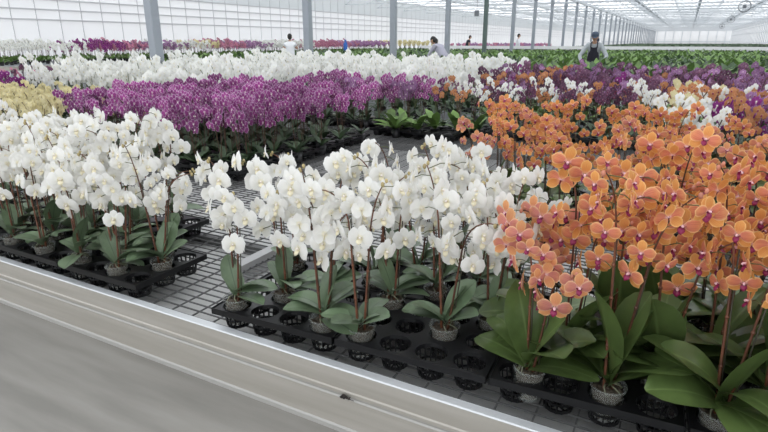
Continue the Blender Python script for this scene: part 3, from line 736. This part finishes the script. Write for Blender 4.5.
FMb.fill(stagger(-14.3, -9.1, 7.4, 11.1, .34, .34, rr), zf, 200, '%s moth orchid in the dusky bed behind the steel post', 'dusky orchids behind the post', 'dusky orchids behind the post', sc_=(.8, 1.05))
# young green plants
def green_mb(r, mat='leaf_far', n=7, L=.25, droop=1.2):
    q = MB()
    q.lathe([(.04, 0), (.05, .09), (.02, .09)], 7, 'black_plastic')
    for i in range(n):
        lf = leaf_mb(L*r.uniform(.8, 1.2), L*.36, r.uniform(.55, 1.3), r.uniform(.4, droop), mat, .2, 3, 2); q.add(lf, Matrix.Translation((0, 0, .09)) @ Matrix.Rotation(i*2.4+r.uniform(-.4, .4), 4, 'Z'))
    return q
FG = Far([(green_mb(fr), None) for _ in range(4)]+[(green_mb(fr, 'leaf_dark'), None)])
gp = stagger(-14.2, 3.2, 11.75, 14.8, .42, .40, rr)+[p for p in stagger(4.1, 8.6, 7.3, 14.8, .36, .34, rr)]
FG.fill([p for p in gp if p[1] > 10 or p[0] > 3.9], 0.504, 290, 'young green orchid without flowers in the rows behind the flower beds', 'young green orchids', 'further young green orchids in the near rows', 'young_orchid', (1.2, 1.55))
def big_green(x0, x1, y0, y1, z, lab, px=.40):
    q = MB(); src = [green_mb(fr, n=6, L=.27), green_mb(fr, n=6, L=.25), green_mb(fr, 'leaf_dark', 6, .25)]
    for x, y in stagger(x0, x1, y0, y1, px, px, rr, .08):
        if visible(x, y): q.add(rr.choice(src), Matrix.Translation((x, y, z)) @ Matrix.Rotation(rr.uniform(0, 6), 4, 'Z') @ Matrix.Scale(rr.uniform(.85, 1.2), 4))
    tag(ob('young_orchid_bed', q.mesh('young_orchid_bed')), lab, 'orchid', None, 'stuff')
big_green(-17.0, -8.9, 16.8, 34.3, .564, 'dense rows of young green orchids on the wall side of the posts', .42)
big_green(-8.0, 8.6, 16.8, 34.3, .564, 'dense rows of young green orchids filling the wide bench', .42)
# mixed flowers along the wall
def strip(cols, y0, y1, n_, lab):
    pass
wallcols = [('far_white', 'white'), ('far_magenta', 'magenta'), ('far_pink', 'pink'), ('far_lilac', 'lilac'), ('far_white', 'white'), ('far_yellow', 'yellow'), ('far_pink', 'pink'), ('far_lilac', 'lilac'), ('far_white', 'white'), ('far_pink', 'pink'), ('far_lilac', 'lilac'), ('far_yellow', 'yellow')]
seg = [9.7, 13.0, 14.3, 15.4, 17.2, 18.6, 19.4, 20.8, 22.5, 26.5, 31, 36, 43.6]
wallmb = {}
for (m, nm), y0, y1 in zip(wallcols, seg, seg[1:]):
    if m not in wallmb: wallmb[m] = Far([(far_mb(fr, m, 'lip_white', h=(.44, .62), D=.09, nf=7, leafm='leaf_far', nl=6), nm) for _ in range(2)])
    pts = stagger(-21.3, -18.3, y0, y1, .42, .42, rr)
    wallmb[m].fill(pts, .684, 0 if nm == 'white' or y0 > 26 else 60, '%s moth orchid on the bench against the white side wall', 'mixed orchids against the wall', nm+' orchids packed on the bench against the side wall', sc_=(1.05, 1.4))
# ---------------------------------------------------------------- white cross rail and what lies behind it
t = bpy.data.objects.new('cross_bench', None); C.objects.link(t)
q = MB(); q.box(-16.5, 9.0, 36, 36.06, .84, 1.02, 'white_paint'); ob('white_edge', q.mesh('edge', False), t)
q = MB(); q.box(-16.5, 9.0, 36.06, 37.4, .84, .9, 'steel_dark'); ob('bench_top', q.mesh('top', False), t)
q = MB(); q.box(-.04, .04, -.04, .04, 0, .84, 'steel_post'); me = q.mesh('leg', False)
for i in range(9): ob('leg', me, t, loc=(-16.3+3.1*i, 36.6, 0))
tag(t, 'long white edged cross bench beyond the green rows', 'bench')
far_bench(-16.5, -9.0, 40, 46, .62, 'bench of pink flowers behind the white cross bench')
far_bench(-7.8, 9.0, 40, 100, .62, 'very long bench of dark green plants behind the white cross bench')
FPk = Far([(far_mb(fr, m, 'lip_white', h=(.40, .50), D=.09, nf=6, nl=4), None) for m in ('far_pink', 'far_lilac', 'far_pink')])
FPk.fill(stagger(-16.2, -9.3, 40.2, 45.6, .55, .6, rr), .704, 0, '', '', 'pink and lilac orchids behind the white cross bench')
q = MB(); src = [green_mb(fr, 'leaf_dark', 5, .42, .7)]
for x, y in stagger(-7.6, 8.8, 40.3, 99, .9, 1.0, rr, .2): q.add(src[0], Matrix.Translation((x, y, .624)) @ Matrix.Rotation(rr.uniform(0, 6), 4, 'Z'))
tag(ob('young_orchid_bed', q.mesh('bed')), 'dark green plants on the long bench behind the white cross bench', 'orchid', None, 'stuff')
# blue canister on the wall bench
t = bpy.data.objects.new('blue_canister', None); C.objects.link(t); t.location = (-17.85, 28.6, .60)
q = MB(); q.lathe([(.001, 0), (.115, 0), (.12, .03), (.12, .56), (.09, .62), (.05, .65), (.05, .67), (.001, .67)], 16, 'blue_plastic'); ob('body', q.mesh('body'), t)
q = MB(); q.lathe([(.06, .665), (.06, .78), (.04, .80), (.001, .80)], 12, 'blue_plastic'); ob('cap', q.mesh('cap'), t)
q = MB(); q.tube([(.05, 0, .63), (.11, 0, .69), (.115, 0, .56)], .014, 6, 'blue_plastic'); ob('handle', q.mesh('handle'), t)
tag(t, 'blue plastic canister standing upright among the flowers by the wall', 'canister')

# ---------------------------------------------------------------- people
def skin_obj(name, V, E, R, mat, parent, root=0, levels=2):
    me = bpy.data.meshes.new(name); me.from_pydata(V, E, []); me.materials.append(M[mat])
    o = ob(name, me, parent); md = o.modifiers.new('skin', 'SKIN'); md.use_smooth_shade = True
    for i, r_ in enumerate(R):
        me.skin_vertices[0].data[i].radius = r_ if hasattr(r_, '__len__') else (r_, r_)
        me.skin_vertices[0].data[i].use_root = i == root
    s = o.modifiers.new('sub', 'SUBSURF'); s.levels = levels; s.render_levels = levels
    return o
def person(label, loc, rz, shirt, bend=0, arms=None, hair_long=False, cap=False, apron=False, sleeves='short', hs=1.0):
    """standing figure facing -Y in its own frame, torso bent forward by `bend` rad"""
    t = bpy.data.objects.new('person', None); C.objects.link(t); t.location = loc; t.rotation_euler = (0, 0, rz); t.scale = (hs,)*3
    def B(x, y, z):   # bend about the hips
        dz = z-.92; return (x, y*math.cos(bend)-dz*math.sin(bend), .92+dz*math.cos(bend)+y*math.sin(bend))
    V = [(0, 0, .92), B(0, 0, 1.08), B(0, .01, 1.25), B(0, .01, 1.38), B(0, 0, 1.46), B(0, -.005, 1.52)]
    R = [(.12, .09), (.105, .08), (.115, .08), (.085, .06), (.052, .052), (.058, .058)]
    E = [(0, 1), (1, 2), (2, 3), (3, 4), (4, 5)]
    arms = arms or {s: (B(s*.24, -.02, 1.12), B(s*.25, -.10, .90)) for s in (-1, 1)}
    tops = {}
    for s in (-1, 1):
        i = len(V); sh = B(s*.17, .01, 1.36); el, wr = arms[s]
        hd = Vector(wr)+(Vector(wr)-Vector(el)).normalized()*.08
        V += [sh, el, wr, tuple(hd)]; R += [.058, .044, .030, (.036, .02)]; E += [(3, i), (i, i+1), (i+1, i+2), (i+2, i+3)]
        d = (Vector(wr)-Vector(el)).normalized(); sd = d.cross(Vector((0, 1, .2))).normalized()
        for k in range(4):
            j = len(V); p = hd+sd*(k-1.5)*.02; ln = (.065, .078, .072, .055)[k]
            V += [tuple(p+d*.03), tuple(p+d*(.03+ln*.6)+Vector((0, -.008, 0))), tuple(p+d*(.03+ln)+Vector((0, -.022, 0)))]; R += [.010, .009, .008]; E += [(i+3, j), (j, j+1), (j+1, j+2)]
        j = len(V); p = Vector(wr)+d*.03; V += [tuple(p+sd*.035+Vector((0, -.02, 0))), tuple(p+sd*.05+d*.04+Vector((0, -.03, 0)))]; R += [.011, .009]; E += [(i+2, j), (j, j+1)]
        tops[s] = (sh, el, wr)
        i = len(V); V += [(s*.09, 0, .86), (s*.10, -.01, .50), (s*.10, .02, .09), (s*.10, -.12, .04)]; R += [.088, .062, .045, (.045, .035)]; E += [(0, i), (i, i+1), (i+1, i+2), (i+2, i+3)]
    skin_obj('body', V, E, R, 'skin', t)
    V = [(0, 0, 1.0), (0, 0, .88)]; R = [(.16, .13), (.17, .145)]; E = [(0, 1)]
    for s in (-1, 1):
        i = len(V); V += [(s*.09, 0, .84), (s*.10, -.01, .50), (s*.10, .02, .12)]; R += [.115, .085, .07]; E += [(1, i), (i, i+1), (i+1, i+2)]
    skin_obj('trousers', V, E, R, 'trousers', t)
    V = [B(0, 0, .80), B(0, 0, 1.08), B(0, .01, 1.25), B(0, .01, 1.39), B(0, .0, 1.44)]; R = [(.19, .16), (.175, .15), (.185, .15), (.16, .13), (.085, .08)]; E = [(0, 1), (1, 2), (2, 3), (3, 4)]
    for s in (-1, 1):
        sh, el, wr = map(Vector, tops[s]); i = len(V)
        V += [tuple(sh), tuple(sh.lerp(el, .62))]; R += [.074, .062]; E += [(3, i), (i, i+1)]
        if sleeves == 'long': V += [tuple(el), tuple(el.lerp(wr, .9))]; R += [.056, .044]; E += [(i+1, i+2), (i+2, i+3)]
    skin_obj('shirt', V, E, R, shirt, t)
    hc = Vector(B(0, -.015, 1.62))
    hx = Matrix.Translation(hc) @ Matrix.Rotation(bend*.55, 4, 'X')
    def put(name, q, mat=None): o = ob(name, q.mesh(name), t); o.matrix_basis = hx; return o
    q = MB(); q.lathe_xyz([(max(.03, math.sin(PI*j/10))*(1 if j > 4 else .80+.05*j), -math.cos(PI*j/10)) for j in range(11)], 16, 'skin', (0, 0, 0), (.078, .098, .118))
    q.ball((0, -.100, -.012), (.014, .02, .024), 'skin', 8, 5)
    for s in (-1, 1): q.ball((s*.079, .005, -.008), (.012, .022, .032), 'skin', 8, 5); q.ball((s*.03, -.088, .012), (.012, .008, .006), 'eye', 8, 4)
    q.ball((0, -.088, -.055), (.024, .008, .006), 'mouth', 8, 4)
    put('head', q)
    q = MB()
    q.lathe_xyz([(math.sin(PI*j/16)+.02, math.cos(PI*j/16)) for j in range(8, -1, -1)], 16, 'hair', (0, .014, .018), (.088, .102, .112))
    q.ball((0, .05, -.02), (.078, .062, .085), 'hair', 12, 6)
    if hair_long: q.tube([(0, .09, .03), (.0, .13, -.05), (.05, .11, -.17), (.09, .06, -.27)], [.04, .05, .042, .015], 10, 'hair')
    put('hair', q)
    if cap:
        q = MB(); q.lathe_xyz([(1.0, -.1), (1.0, .2), (.9, .62), (.6, .92), (.03, 1.0)], 16, 'cap_blue', (0, .006, .03), (.098, .112, .112))
        c_ = put('cap', q)
        q = MB(); q.grid(lambda u, v: (((v*2-1)*.08*(1-.35*u), -.095-.08*u*(1-.4*(v*2-1)**2), .035-.02*u), (0, .5)), 3, 6, 'cap_blue'); put('cap_brim', q)
    if apron:
        q = MB()
        def fa(u, v):
            x = (v*2-1)*(.10+.06*min(1, u*2.2)); z = 1.37-.75*u; p = B(x, -.150+.06*(v*2-1)**2, z) if z > .92 else (x, -.165, z)
            return p, (0, .5)
        q.grid(fa, 10, 6, 'cloth_dark'); ob('apron', q.mesh('apron'), t)
        for s in (-1, 1):
            q = MB(); q.tube([B(s*.08, -.135, 1.36), B(s*.09, -.07, 1.46), B(s*.05, .06, 1.45)], .014, 6, 'cloth_dark'); ob('apron_strap', q.mesh('strap'), t)
    tag(t, label, 'person'); return t
person('person in a white short-sleeved shirt with dark hair, back turned, arms held forward', (-12.1, 15.8, 0), 3.75, 'cloth_white', bend=.12, hs=.90,
       arms={s: ((s*.27, -.12, 1.18), (s*.20, -.36, 1.22)) for s in (-1, 1)})
person('person in a lavender grey top with long dark hair bending over the plants', (-6.35, 15.7, 0), 4.45, 'cloth_lavender', bend=.72, hair_long=True, sleeves='long', hs=.93,
       arms={s: ((s*.25, -.42, 1.02), (s*.2, -.55, .84)) for s in (-1, 1)})
person('person in a dark cap and dark apron over a light grey sweater leaning forward', (-2.2, 15.95, 0), .1, 'cloth_grey', bend=.5, cap=True, apron=True, sleeves='long', hs=.93,
       arms={s: ((s*.36, -.34, 1.02), (s*.28, -.55, .84)) for s in (-1, 1)})
person('person in dark clothes with dark hair bending behind the white cross bench by the wall', (-14.0, 38.8, 0), 2.2, 'cloth_dark', bend=.3, hs=1.0)
person('person in dark clothes standing behind the white cross bench near the post row', (-5.3, 38.6, 0), 1.0, 'cloth_dark', bend=.1, hs=1.06)
person('person in pale clothes standing behind the white cross bench', (-10.4, 39.0, 0), 2.0, 'cloth_white', bend=.05, hs=1.03, sleeves='long')
